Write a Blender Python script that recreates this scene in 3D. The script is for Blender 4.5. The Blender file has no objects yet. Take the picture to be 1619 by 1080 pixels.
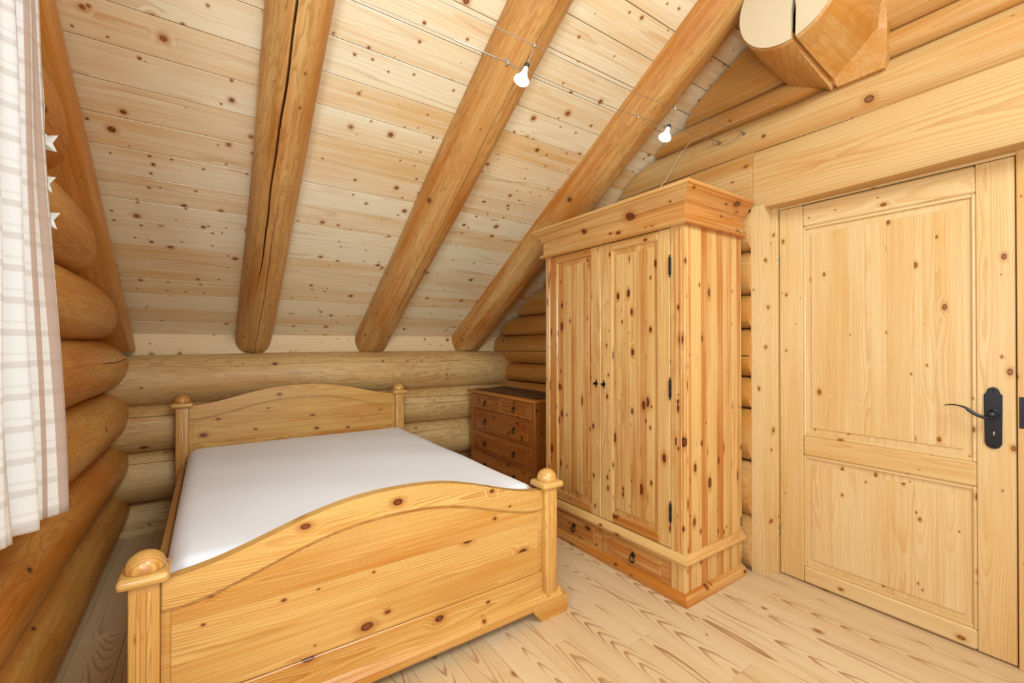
import bpy, bmesh, math, random
from mathutils import Vector, Matrix
random.seed(7)
R = random.Random(11)
PI = math.pi
scene = bpy.context.scene
COL = scene.collection

# ------------------------------------------------------------------ camera
F, YAW, PIT, ROL = 697.402699, 0.599653776, 0.00519996697, -0.000646856511
cam_d = bpy.data.cameras.new('camera')
cam = bpy.data.objects.new('camera', cam_d)
COL.objects.link(cam)
cam_d.sensor_fit = 'HORIZONTAL'
cam_d.sensor_width = 36.0
cam_d.lens = F / 1619 * 36.0
cam_d.clip_start = 0.02
_r = Vector((math.cos(YAW), -math.sin(YAW), 0)); _f = Vector((math.sin(YAW), math.cos(YAW), 0)); _u = Vector((0, 0, 1))
_f, _u = math.cos(PIT) * _f + math.sin(PIT) * _u, -math.sin(PIT) * _f + math.cos(PIT) * _u
_r, _u = math.cos(ROL) * _r + math.sin(ROL) * _u, -math.sin(ROL) * _r + math.cos(ROL) * _u
M = Matrix((_r, _u, -_f)).transposed().to_4x4()
M.translation = Vector((0, 0, 1.25))
cam.matrix_world = M
scene.camera = cam

# ------------------------------------------------------------------ world, light, exposure
scene.view_settings.view_transform = 'Standard'
scene.view_settings.look = 'None'
scene.view_settings.gamma = 1.0
scene.view_settings.use_curve_mapping = False
scene.view_settings.exposure = -0.20
world = bpy.data.worlds.new('world'); scene.world = world
world.use_nodes = True
bg = world.node_tree.nodes['Background']
bg.inputs[0].default_value = (0.86, 0.93, 1.0, 1)
bg.inputs[1].default_value = 2.0

def area(name, loc, target, sx, sy, watts, col):
    d = bpy.data.lights.new(name, 'AREA'); d.shape = 'RECTANGLE'; d.size = sx; d.size_y = sy
    d.energy = watts; d.color = col
    o = bpy.data.objects.new(name, d); COL.objects.link(o)
    o.location = loc
    o.rotation_euler = (Vector(target) - Vector(loc)).to_track_quat('-Z', 'Y').to_euler()
    return o
# daylight through the left gable window
DAY = (0.785, 0.918, 0.985)
area('daylight_left', (-0.80, -0.20, 1.45), (0.55, 0.9, 1.75), 0.8, 0.8, 76, DAY)
# added fill lamps to balance brightness: behind the camera and at the far slope
area('fill_front', (0.35, -1.80, 1.35), (0.35, 1.0, 1.75), 1.7, 0.9, 66, DAY)
area('fill_roof', (0.9, -0.66, 2.90), (0.72, 0.75, 0.8), 1.35, 1.0, 84, DAY)
scene.cycles.max_bounces = 6
scene.cycles.diffuse_bounces = 4
scene.cycles.glossy_bounces = 2
scene.cycles.caustics_reflective = False
scene.cycles.caustics_refractive = False

# ------------------------------------------------------------------ materials
def lin(r, g, b):
    f = lambda c: c / 12.92 if c <= 0.04045 else ((c + 0.055) / 1.055) ** 2.4
    return (f(r / 255), f(g / 255), f(b / 255), 1)

class NT:
    def __init__(s, m):
        m.use_nodes = True
        s.t = m.node_tree; s.n = s.t.nodes; s.l = s.t.links
        s.bsdf = s.n['Principled BSDF']
    def new(s, typ, **kw):
        n = s.n.new(typ)
        for k, v in kw.items(): setattr(n, k, v)
        return n
    def put(s, sock, v):
        if hasattr(v, 'links') or isinstance(v, bpy.types.NodeSocket): s.l.new(v, sock)
        else: sock.default_value = v
    def math(s, op, a, b=0.0, c=0.0, clamp=False):
        n = s.new('ShaderNodeMath', operation=op, use_clamp=clamp)
        s.put(n.inputs[0], a); s.put(n.inputs[1], b); s.put(n.inputs[2], c)
        return n.outputs[0]
    def vmath(s, op, a, b):
        n = s.new('ShaderNodeVectorMath', operation=op)
        s.put(n.inputs[0], a); s.put(n.inputs[1], b)
        return n.outputs[1] if op in ('LENGTH', 'DOT_PRODUCT', 'DISTANCE') else n.outputs[0]
    def noise(s, vec, scale=1.0, detail=2.0, rough=0.5):
        n = s.new('ShaderNodeTexNoise'); s.put(n.inputs['Vector'], vec)
        n.inputs['Scale'].default_value = scale; n.inputs['Detail'].default_value = detail; n.inputs['Roughness'].default_value = rough
        return n
    def sstep(s, v, a, b, lo=0.0, hi=1.0):
        n = s.new('ShaderNodeMapRange', interpolation_type='SMOOTHSTEP')
        s.put(n.inputs[0], v); n.inputs[1].default_value = a; n.inputs[2].default_value = b
        n.inputs[3].default_value = lo; n.inputs[4].default_value = hi
        return n.outputs[0]
    def mix(s, fac, a, b, mode='MIX'):
        n = s.new('ShaderNodeMix', data_type='RGBA', blend_type=mode)
        s.put(n.inputs[0], fac); s.put(n.inputs[6], a); s.put(n.inputs[7], b)
        return n.outputs[2]
    def attr(s, name, typ='GEOMETRY'):
        return s.new('ShaderNodeAttribute', attribute_name=name, attribute_type=typ)

def wl(r, g, b):
    c = lin(r, g, b)
    return (c[0] * 0.80, c[1] * 0.740, c[2] * 0.615, 1)

def wood(name, light, dark, knot=(120, 62, 28), freq=140, contrast=0.5, sharp=0.55, warp=0.010, wander=0.03,
         kcell=0.15, kthr=0.5, kthr2=0.55, kstretch=1.4, ksize=0.014, streak=0.15, edgefade=0.0, stretch=1.0, spec=0.4, coat_ior=1.5, rough=0.4, coat=0.0, tonevar=0.5, bump=0.12, blotch=0.35, orange=None, fiber=0.25, kred=0.6):
    m = bpy.data.materials.new(name); t = NT(m)
    gv = t.attr('gv').outputs['Vector']; kv = t.attr('kv').outputs['Vector']
    wn = t.noise(t.vmath('MULTIPLY', gv, (0.0, 0.0, 1.6 * stretch)), 1.0, 1.0)
    wv = t.vmath('MULTIPLY', t.vmath('SUBTRACT', wn.outputs['Color'], (0.5, 0.5, 0.5)), (wander * 2, wander * 2, 0))
    fn = t.noise(t.vmath('MULTIPLY', gv, (16, 16, 2.2 * stretch)), 1.0, 3.0)
    fns = t.new('ShaderNodeSeparateColor'); t.put(fns.inputs[0], fn.outputs['Color'])
    xy = t.vmath('ADD', t.vmath('MULTIPLY', gv, (1, 1, 0)), wv)
    r = t.vmath('LENGTH', xy, (0, 0, 0))
    r = t.math('ADD', r, t.math('MULTIPLY', t.math('SUBTRACT', fn.outputs['Fac'], 0.5), warp * 2))
    ks = t.new('ShaderNodeSeparateXYZ'); t.put(ks.inputs[0], kv)
    kw = t.math('MULTIPLY_ADD', ks.outputs[1], 1.7, ks.outputs[0])
    def knots(cell, thr, size, off):
        v = t.new('ShaderNodeTexVoronoi', voronoi_dimensions='2D', feature='F1')
        c = t.new('ShaderNodeCombineXYZ')
        dj = t.math('MULTIPLY', t.math('SUBTRACT', fns.outputs[1], 0.5), size * 0.8)
        t.put(c.inputs[0], t.math('DIVIDE', t.math('ADD', kw, t.math('ADD', dj, off)), cell))
        t.put(c.inputs[1], t.math('DIVIDE', t.math('ADD', ks.outputs[2], off * 1.7), cell * kstretch))
        t.put(v.inputs['Vector'], c.outputs[0])
        v.inputs['Scale'].default_value = 1.0
        s3 = t.new('ShaderNodeSeparateColor'); t.put(s3.inputs[0], v.outputs['Color'])
        on = t.math('GREATER_THAN', s3.outputs[0], thr)
        sz = t.math('MULTIPLY_ADD', s3.outputs[1], size * 0.75, size * 0.35)
        d = t.math('DIVIDE', t.math('MULTIPLY', v.outputs['Distance'], cell), sz)
        d = t.math('ADD', d, t.math('MULTIPLY', t.math('SUBTRACT', 1.0, on), 50.0))
        return d, s3.outputs[2]
    d1, c1 = knots(kcell, kthr, ksize, 0.0)
    d2, c2 = knots(kcell * 0.62, kthr2, ksize * 0.42, 7.3)
    d = t.math('MINIMUM', d1, d2)
    halo = t.sstep(d1, 0.8, 4.2, 1.0, 0.0)
    r2 = t.math('ADD', r, t.math('MULTIPLY', halo, ksize * 0.9))
    rf = t.math('MULTIPLY', r2, freq)
    fr = t.math('FRACT', rf)
    late = t.math('MULTIPLY', t.sstep(fr, sharp, 0.93), t.sstep(fr, 0.95, 1.0, 1.0, 0.0))
    lown = t.noise(t.vmath('MULTIPLY', gv, (8, 8, 1.2)), 1.0, 2.0)
    lows = t.new('ShaderNodeSeparateColor'); t.put(lows.inputs[0], lown.outputs['Color'])
    low = lows.outputs[0]
    late = t.math('MULTIPLY', late, t.sstep(lows.outputs[1], 0.3, 0.7, 0.3, 1.0))
    if edgefade > 0:
        sx = t.new('ShaderNodeSeparateXYZ'); t.put(sx.inputs[0], xy)
        q = t.math('ABSOLUTE', t.math('DIVIDE', sx.outputs[0], t.math('MAXIMUM', r, 0.002)))
        late = t.math('MULTIPLY', late, t.sstep(q, 0.12, 0.42, 1.0, 1.0 - edgefade))
    fib = t.noise(t.vmath('MULTIPLY', gv, (380, 380, 8)), 1.0, 1.0).outputs['Fac']
    strk = t.noise(t.vmath('MULTIPLY', gv, (70, 70, 1.6)), 1.0, 1.0).outputs['Fac']
    oi = t.new('ShaderNodeObjectInfo')
    tone = t.attr('tone', 'OBJECT').outputs['Fac']
    tn = t.math('ADD', tone, t.math('MULTIPLY', t.math('SUBTRACT', oi.outputs['Random'], 0.5), tonevar))
    tn = t.math('ADD', tn, t.math('MULTIPLY', t.math('SUBTRACT', low, 0.5), blotch * 2.4))
    tn = t.math('ADD', tn, t.math('MULTIPLY', t.math('SUBTRACT', strk, 0.5), streak * 2))
    L = wl(*light); D = wl(*dark)
    O = wl(*(orange or [(a + b) / 2 for a, b in zip(light, dark)]))
    base = t.mix(t.math('MULTIPLY', tn, 1.0, clamp=True), L, O)
    base = t.mix(t.math('MULTIPLY', late, contrast, clamp=True), base, D)
    base = t.mix(t.math('MULTIPLY', t.math('SUBTRACT', fib, 0.42, clamp=True), fiber * 3, clamp=True), base, t.mix(0.6, base, D))
    # knot colouring: stained zone drawn out along the grain, dark rim, reddish heart
    base = t.mix(t.math('MULTIPLY', t.sstep(d, 1.0, 2.8, 1.0, 0.0), 0.6), base, D)
    K = wl(*knot); K2 = wl(*[min(255, c * 1.22) for c in knot])
    kc = t.mix(t.sstep(d, 0.35, 0.85), K2, wl(*[c * 0.62 for c in knot]))
    kc = t.mix(t.math('MULTIPLY', c1, kred, clamp=True), kc, t.mix(0.5, K2, D))
    base = t.mix(t.sstep(d, 0.88, 1.15, 1.0, 0.0), base, kc)
    t.put(t.bsdf.inputs['Base Color'], base)
    rr = t.math('ADD', rough, t.math('MULTIPLY', t.math('SUBTRACT', low, 0.5), 0.12))
    t.put(t.bsdf.inputs['Roughness'], rr)
    t.bsdf.inputs['Specular IOR Level'].default_value = spec
    t.bsdf.inputs['Coat Weight'].default_value = coat
    t.bsdf.inputs['Coat IOR'].default_value = coat_ior
    t.bsdf.inputs['Coat Roughness'].default_value = 0.22
    if bump > 0:
        b = t.new('ShaderNodeBump'); b.inputs['Strength'].default_value = bump; b.inputs['Distance'].default_value = 0.002
        t.put(b.inputs['Height'], fib); t.put(t.bsdf.inputs['Normal'], b.outputs[0])
    return m

def plain(name, col, rough=0.5, metal=0.0, bump=None, emis=None, estr=0.0, trans=0.0):
    m = bpy.data.materials.new(name); t = NT(m)
    n = t.noise(t.new('ShaderNodeTexCoord').outputs['Object'], bump[0] if bump else 30, 3.0)
    c = lin(*col)
    t.put(t.bsdf.inputs['Base Color'], t.mix(t.math('MULTIPLY', n.outputs['Fac'], 0.35), c, tuple(x * 0.78 for x in c[:3]) + (1,)))
    t.bsdf.inputs['Roughness'].default_value = rough
    t.bsdf.inputs['Metallic'].default_value = metal
    if bump:
        b = t.new('ShaderNodeBump'); b.inputs['Strength'].default_value = bump[1]; b.inputs['Distance'].default_value = 0.003
        t.put(b.inputs['Height'], n.outputs['Fac']); t.put(t.bsdf.inputs['Normal'], b.outputs[0])
    if emis:
        t.bsdf.inputs['Emission Color'].default_value = lin(*emis); t.bsdf.inputs['Emission Strength'].default_value = estr
    return m

CEIL = wood('ceiling_spruce', (255, 250, 232), (206, 148, 86), knot=(116, 58, 28), freq=110, contrast=0.5, kcell=0.16, kthr=0.62, kthr2=0.68, ksize=0.0125, kstretch=1.0, streak=0.5, rough=0.30, coat=0.7, tonevar=0.45, blotch=0.6, orange=(236, 192, 126), bump=0.05, coat_ior=1.7, spec=0.7, edgefade=0.5, stretch=0.6)
LOG = wood('debarked_log', (224, 186, 126), (150, 94, 42), knot=(96, 58, 30), freq=210, contrast=0.45, sharp=0.35, warp=0.022, wander=0.012, kcell=0.2, kthr=0.85, kthr2=0.85, ksize=0.011, streak=0.6, rough=0.5, coat=0.08, tonevar=0.3, blotch=1.0, orange=(196, 124, 46), bump=0.12)
LOGB = wood('back_log', (228, 196, 142), (150, 94, 42), knot=(88, 54, 30), freq=210, contrast=0.45, sharp=0.35, warp=0.022, wander=0.012, kcell=0.22, kthr=0.75, kthr2=0.8, ksize=0.011, streak=0.6, rough=0.5, coat=0.06, tonevar=0.2, blotch=0.8, orange=(206, 156, 92), bump=0.12)
LOGL = wood('left_log', (228, 176, 98), (146, 86, 32), knot=(74, 44, 24), freq=190, contrast=0.42, sharp=0.35, warp=0.022, wander=0.012, kcell=0.22, kthr=0.8, kthr2=0.8, ksize=0.009, streak=0.5, rough=0.45, coat=0.12, tonevar=0.2, blotch=1.0, orange=(208, 132, 46), bump=0.12)
HEWN = wood('hewn_log', (220, 188, 136), (188, 130, 66), knot=(122, 74, 38), freq=75, contrast=0.5, sharp=0.35, warp=0.012, kcell=0.26, kthr=0.6, kthr2=0.85, ksize=0.012, streak=0.6, rough=0.45, coat=0.1, tonevar=0.2, blotch=0.8, orange=(206, 144, 66), bump=0.08)
FLOOR = wood('floor_larch', (234, 212, 182), (150, 88, 38), knot=(158, 98, 56), freq=250, contrast=0.85, sharp=0.5, warp=0.0045, wander=0.06, kcell=0.25, kthr=0.6, kthr2=0.9, ksize=0.013, rough=0.5, coat=0.05, tonevar=0.3, blotch=0.25, orange=(220, 188, 146), bump=0.12, fiber=0.12, kred=0.9, edgefade=0.75, stretch=0.4)
BED = wood('bed_pine', (230, 190, 118), (176, 106, 38), knot=(104, 48, 20), freq=150, contrast=0.65, sharp=0.3, warp=0.012, wander=0.04, kcell=0.17, kthr=0.55, kthr2=0.85, ksize=0.013, kstretch=1.6, streak=0.6, rough=0.33, coat=0.3, tonevar=0.12, blotch=0.8, orange=(206, 140, 54), kred=0.4, stretch=0.7)
WARD = wood('wardrobe_pine', (236, 200, 138), (184, 110, 42), knot=(96, 40, 12), freq=130, contrast=0.45, sharp=0.3, kcell=0.135, kthr=0.35, kthr2=0.5, ksize=0.0135, kstretch=1.9, streak=0.7, rough=0.33, coat=0.3, tonevar=0.4, blotch=0.7, orange=(196, 122, 44), kred=0.35)
CHEST = wood('chest_pine', (196, 128, 58), (120, 58, 18), knot=(74, 32, 12), freq=140, contrast=0.5, sharp=0.35, kcell=0.13, kthr=0.45, kthr2=0.6, ksize=0.012, streak=0.8, rough=0.3, coat=0.35, tonevar=0.6, blotch=0.7, orange=(158, 86, 30))
DOOR = wood('door_spruce', (236, 212, 168), (200, 142, 70), knot=(140, 78, 28), freq=150, contrast=0.45, sharp=0.35, kcell=0.15, kthr=0.55, kthr2=0.7, ksize=0.0075, kstretch=1.6, streak=0.5, rough=0.36, coat=0.25, tonevar=0.4, blotch=0.5, orange=(220, 176, 108), bump=0.05, kred=0.4)
INFILL = wood('infill_spruce', (246, 226, 190), (206, 148, 86), knot=(116, 58, 28), freq=110, contrast=0.4, kcell=0.16, kthr=0.5, kthr2=0.55, ksize=0.011, kstretch=1.0, streak=0.3, rough=0.5, tonevar=0.3, blotch=0.4, orange=(234, 196, 138), bump=0.05)
ENDG = wood('cut_end', (222, 212, 192), (216, 188, 148), knot=(190, 150, 100), freq=160, contrast=0.4, kthr=0.98, kthr2=0.98, rough=0.6, tonevar=0.0, blotch=0.3, orange=(210, 192, 160), bump=0.05)
BOUNCE = plain('pale_bounce_boards', (226, 222, 214), 0.8)  # invented pale finish for unseen surfaces, cuts the orange bounce
IRON = plain('black_iron', (34, 33, 32), 0.42, 0.8, (120, 0.1))
PEWTER = plain('dark_pewter', (58, 58, 60), 0.34, 0.9, (90, 0.06))
CABLE = plain('dull_cable', (150, 144, 136), 0.5, 0.8)
STEEL = plain('brushed_steel', (190, 188, 184), 0.25, 1.0)
SHEET = plain('white_cotton_sheet', (236, 240, 246), 0.85, 0.0, (5, 0.25))
STARM = plain('white_paper', (240, 236, 224), 0.7)
BULB = plain('lit_halogen', (255, 250, 240), 0.3, emis=(255, 248, 236), estr=5)
SOCK = plain('black_socket', (24, 24, 26), 0.5)
WIREW = plain('clear_cord', (206, 186, 158), 0.45)
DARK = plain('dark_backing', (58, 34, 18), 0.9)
HOLE = plain('black_hole', (8, 8, 8), 0.8)

def cloth_mat():
    m = bpy.data.materials.new('striped_curtain_cloth'); t = NT(m)
    gv = t.attr('gv').outputs['Vector']
    sep = t.new('ShaderNodeSeparateXYZ'); t.put(sep.inputs[0], gv)
    u = sep.outputs[0]; v = sep.outputs[1]
    def band(x, a, b): return t.math('MULTIPLY', t.math('GREATER_THAN', x, a), t.math('LESS_THAN', x, b))
    uu = t.math('FRACT', t.math('DIVIDE', u, 0.150)); k = 1 / 0.150
    br1 = band(uu, 0.007 * k, 0.024 * k); br2 = band(uu, 0.038 * k, 0.0455 * k); lt = band(uu, 0.060 * k, 0.080 * k)
    br3 = band(uu, 0.115 * k, 0.122 * k)
    vv = t.math('FRACT', t.math('DIVIDE', v, 0.078))
    hb = t.math('MAXIMUM', t.math('MULTIPLY', band(vv, 0.15, 0.36), 0.8), t.math('MULTIPLY', band(vv, 0.55, 0.63), 0.4))
    c = t.mix(hb, lin(247, 246, 245), lin(228, 223, 218))
    c = t.mix(t.math('MULTIPLY', lt, 0.6), c, lin(228, 220, 208))
    c = t.mix(t.math('MULTIPLY', br1, 0.8), c, lin(196, 166, 146))
    c = t.mix(t.math('MULTIPLY', t.math('MAXIMUM', br2, br3), 0.75), c, lin(190, 152, 124))
    t.put(t.bsdf.inputs['Base Color'], c); t.bsdf.inputs['Roughness'].default_value = 0.9
    w = t.new('ShaderNodeTexWave'); t.put(w.inputs['Vector'], gv); w.inputs['Scale'].default_value = 300
    b = t.new('ShaderNodeBump'); b.inputs['Strength'].default_value = 0.05; t.put(b.inputs['Height'], w.outputs['Fac'])
    t.put(t.bsdf.inputs['Normal'], b.outputs[0])
    tr = t.new('ShaderNodeBsdfTranslucent'); t.put(tr.inputs[0], c)
    ms = t.new('ShaderNodeMixShader'); ms.inputs[0].default_value = 0.3
    t.l.new(t.bsdf.outputs[0], ms.inputs[1]); t.l.new(tr.outputs[0], ms.inputs[2])
    t.l.new(ms.outputs[0], t.n['Material Output'].inputs[0])
    return m
CURT = cloth_mat()

def runner_mat():
    m = bpy.data.materials.new('woven_runner'); t = NT(m)
    gv = t.new('ShaderNodeTexCoord').outputs['Object']
    n = t.noise(t.vmath('MULTIPLY', gv, (90, 9, 40)), 1.0, 3.0)
    w = t.new('ShaderNodeTexWave', bands_direction='Y'); t.put(w.inputs['Vector'], gv); w.inputs['Scale'].default_value = 34; w.inputs['Distortion'].default_value = 2.5
    c = t.mix(w.outputs['Fac'], lin(108, 76, 48), lin(190, 148, 104)); c = t.mix(t.sstep(n.outputs['Fac'], 0.45, 0.7), c, lin(132, 80, 46))
    t.put(t.bsdf.inputs['Base Color'], c); t.bsdf.inputs['Roughness'].default_value = 0.9
    b = t.new('ShaderNodeBump'); b.inputs['Strength'].default_value = 0.6; b.inputs['Distance'].default_value = 0.004
    t.put(b.inputs['Height'], w.outputs['Fac']); t.put(t.bsdf.inputs['Normal'], b.outputs[0])
    return m
RUNNER = runner_mat()

# ------------------------------------------------------------------ object helpers
X, Y, Z = Vector((1, 0, 0)), Vector((0, 1, 0)), Vector((0, 0, 1))

def link(name, me, mat, parent=None, tone=None):
    o = bpy.data.objects.new(name, me); COL.objects.link(o)
    if mat: me.materials.append(mat)
    if parent: o.parent = parent
    if tone is not None: o['tone'] = tone
    return o

def grain(me, A, D, pith=None, loc=None, log=None):
    """write grain coordinates (gv: cross, cross, along) and knot coordinates (kv)"""
    A = A.normalized(); D = (D - A * D.dot(A)).normalized(); W = D.cross(A)
    n = len(me.vertices)
    cs = [v.co for v in me.vertices]
    c = sum(cs, Vector()) / n
    pw, pd = pith if pith else (R.uniform(-0.07, 0.07), R.choice((-1, 1)) * R.uniform(0.02, 0.09))
    ra = R.uniform(0, 60); rk = R.uniform(0, 9)
    if log: c, Rl = log
    g = me.attributes.new('gv', 'FLOAT_VECTOR', 'POINT'); k = me.attributes.new('kv', 'FLOAT_VECTOR', 'POINT')
    gl, kl = [], []
    for p in cs:
        q = p - c; w, d, a = q.dot(W), q.dot(D), q.dot(A)
        if log:
            gl += [w, d, a + ra]
            kl += [Rl * math.atan2(d, w) + rk, 0.3 * (math.hypot(w, d) - Rl), a + ra]
        else:
            gl += [w + pw, d + pd, a + ra]; kl += [w + rk, d * 0.22, a + ra]
    g.data.foreach_set('vector', gl); k.data.foreach_set('vector', kl)

def smooth(me, ang=40):
    me.polygons.foreach_set('use_smooth', [True] * len(me.polygons))
    me.set_sharp_from_angle(angle=math.radians(ang))

def from_bm(bm, name, mat, parent=None, A=X, D=Z, tone=None, pith=None, sm=None, log=None):
    bmesh.ops.recalc_face_normals(bm, faces=bm.faces)
    me = bpy.data.meshes.new(name); bm.to_mesh(me); bm.free()
    grain(me, A, D, pith, log=log)
    if sm: smooth(me, sm)
    return link(name, me, mat, parent, tone)

def box_bm(bm, x0, x1, y0, y1, z0, z1, bev=0.0, seg=1):
    vs = [bm.verts.new((x, y, z)) for x in (x0, x1) for y in (y0, y1) for z in (z0, z1)]
    fs = [(0, 1, 3, 2), (4, 6, 7, 5), (0, 4, 5, 1), (2, 3, 7, 6), (0, 2, 6, 4), (1, 5, 7, 3)]
    faces = [bm.faces.new([vs[i] for i in f]) for f in fs]
    if bev > 0:
        es = list({e for f in faces for e in f.edges})
        bmesh.ops.bevel(bm, geom=es, offset=bev, segments=seg, affect='EDGES', profile=0.5)

def box(name, mat, parent, x0, x1, y0, y1, z0, z1, A=None, D=None, bev=0.002, seg=1, tone=None, pith=None):
    bm = bmesh.new(); box_bm(bm, x0, x1, y0, y1, z0, z1, bev, seg)
    dims = sorted(((x1 - x0, 0, X), (y1 - y0, 1, Y), (z1 - z0, 2, Z)), key=lambda t: t[0])
    return from_bm(bm, name, mat, parent, A or dims[2][2], D or dims[0][2], tone, pith, sm=50 if seg > 1 else None)

def prism_bm(bm, pts, ext, fn):
    """polygon pts (a,b) extruded 0..ext; fn(a,b,c)->xyz"""
    a = [bm.verts.new(fn(p[0], p[1], 0)) for p in pts]; b = [bm.verts.new(fn(p[0], p[1], ext)) for p in pts]
    n = len(pts)
    bm.faces.new(a); bm.faces.new(b[::-1])
    for i in range(n): bm.faces.new((a[i], a[(i + 1) % n], b[(i + 1) % n], b[i]))

def lathe_bm(bm, prof, center, axis='Z', n=24):
    """prof: list of (r, h)"""
    ax = {'X': (Y, Z, X), 'Y': (Z, X, Y), 'Z': (X, Y, Z)}[axis] if isinstance(axis, str) else axis
    c = Vector(center); rings = []
    for r, h in prof:
        if r < 1e-6: rings.append([bm.verts.new(c + ax[2] * h)])
        else: rings.append([bm.verts.new(c + ax[2] * h + r * (math.cos(2 * PI * i / n) * ax[0] + math.sin(2 * PI * i / n) * ax[1])) for i in range(n)])
    for a, b in zip(rings, rings[1:]):
        for i in range(n):
            j = (i + 1) % n
            if len(a) == 1 and len(b) == 1: continue
            if len(a) == 1: bm.faces.new((a[0], b[i], b[j]))
            elif len(b) == 1: bm.faces.new((a[i], a[j], b[0]))
            else: bm.faces.new((a[i], a[j], b[j], b[i]))
    if len(rings[0]) > 1: bm.faces.new(rings[0][::-1])
    if len(rings[-1]) > 1: bm.faces.new(rings[-1])

def tube_bm(bm, pts, rad, n=8, flat=None):
    pts = [Vector(p) for p in pts]; rings = []
    rads = rad if isinstance(rad, (list, tuple)) else [rad] * len(pts)
    up = Vector((0.13, 0.21, 0.97))
    for i, p in enumerate(pts):
        d = (pts[min(i + 1, len(pts) - 1)] - pts[max(i - 1, 0)]).normalized()
        a = d.cross(up)
        if a.length < 1e-3: a = d.cross(X)
        a.normalize(); b = d.cross(a).normalized()
        r = rads[i]; ra, rb = (r if isinstance(r, tuple) else (r, r))
        rings.append([bm.verts.new(p + ra * math.cos(2 * PI * k / n) * a + rb * math.sin(2 * PI * k / n) * b) for k in range(n)])
    for a, b in zip(rings, rings[1:]):
        for i in range(n): bm.faces.new((a[i], a[(i + 1) % n], b[(i + 1) % n], b[i]))
    bm.faces.new(rings[0][::-1]); bm.faces.new(rings[-1])

def thing(name, label, cat, loc=(0, 0, 0), group=None):
    o = bpy.data.objects.new(name, None); COL.objects.link(o); o.location = loc
    o.empty_display_size = 0.1
    o['label'] = label; o['category'] = cat
    if group: o['group'] = group
    return o
def tag(o, label, cat, group=None):
    o['label'] = label; o['category'] = cat
    if group: o['group'] = group
    return o
def structure(name):
    o = bpy.data.objects.new(name, None); COL.objects.link(o); o['kind'] = 'structure'; o.empty_display_size = 0.1
    return o

# ------------------------------------------------------------------ roof geometry
SL = 0.6; Y0, Z0 = 3.88, 1.3185
def roof_z(y): return Z0 + SL * (Y0 - y)
cs_ = 1 / math.hypot(1, SL)
N_ = Vector((0, SL, 1)).normalized()           # outward (up) normal of the ceiling
S_ = Vector((0, -1, SL)).normalized()          # up the slope
RIDGE = 0.2

# ------------------------------------------------------------------ floor
floor = structure('floor')
bx = -0.455 - 0.157
ends = {10: [1.05], 11: [1.42], 12: [1.775, 0.5], 13: [1.247], 14: [0.9], 15: [1.18, 0.3], 9: [0.9], 8: [1.35]}
k = 0
while bx < 2.9:
    cuts = sorted([-1.9] + [-1.15 + R.uniform(-.5, .5)] + ends.get(k, [R.uniform(0.2, 1.5)]) + [R.uniform(2.3, 3.3), 3.95])
    for a, b in zip(cuts, cuts[1:]):
        box('floor_board', FLOOR, floor, bx + 0.0006, bx + 0.157 - 0.0006, a + 0.0004, b - 0.0004, -0.022, 0.0, A=Y, D=Z, bev=0.0012,
            tone=R.uniform(0.1, 0.6), pith=(R.uniform(-0.03, 0.03), -R.uniform(0.06, 0.16)))
    bx += 0.157; k += 1
box('floor_base', DARK, floor, -0.9, 3.2, -2.0, 4.1, -0.08, -0.023, A=Y, D=Z, bev=0)

# ------------------------------------------------------------------ ceiling boards
ceil = structure('ceiling')
def ceil_board(y_lo, y_hi, x0, x1, tone):
    """board between seams at y_lo (higher up) and y_hi (lower down), V chamfered edges"""
    ln = (y_hi - y_lo) / cs_; g = 0.0017; ch = 0.001; th = 0.02
    prof = [(g, 0.02 - 0.0), (g, ch), (g + ch, 0), (ln - g - ch, 0), (ln - g, ch), (ln - g, th)]
    base = Vector((0, y_hi, roof_z(y_hi)))
    bm = bmesh.new()
    prism_bm(bm, prof, x1 - x0, lambda a, b, c: base + S_ * a + N_ * b + X * (x0 + c))
    from_bm(bm, 'ceiling_board', CEIL, ceil, X, N_, tone, (R.uniform(-0.08, 0.08), R.choice((-1, 1)) * R.uniform(0.03, 0.12)))
ys = [3.88] + [2.029 + 0.1322 * i for i in range(13, -14, -1)]
for a, b in zip(ys, ys[1:]):
    ceil_board(b, a, -0.62, 2.56, R.uniform(0.0, 0.55))
bm = bmesh.new()   # roof deck above the boards and the far slope behind the camera
prism_bm(bm, [(0, 0), ((4.0 - RIDGE) / cs_, 0), ((4.0 - RIDGE) / cs_, 0.05), (0, 0.05)], 3.9,
         lambda a, b, c: Vector((-0.85 + c, 4.0, roof_z(4.0))) + S_ * a + N_ * (b + 0.021))
from_bm(bm, 'roof_deck', DARK, ceil, X, N_)
S2 = Vector((0, -1, -SL)).normalized(); N2 = Vector((0, -SL, 1)).normalized()
for (a0, a1, x0, x1) in ((-0.02, 0.55, -0.85, 3.05), (1.60, 2.8, -0.85, 3.05), (0.55, 1.60, -0.85, 0.2), (0.55, 1.60, 1.6, 3.05)):  # unseen slope, gap left for the added roof fill lamp
    bm = bmesh.new()
    prism_bm(bm, [(a0, 0), (a1, 0), (a1, 0.05), (a0, 0.05)], x1 - x0,
             lambda a, b, c: Vector((x0 + c, RIDGE + 0.06, roof_z(RIDGE) - 0.02)) + S2 * a + N2 * b)
    from_bm(bm, 'far_slope', BOUNCE, ceil, X, N2)

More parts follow.
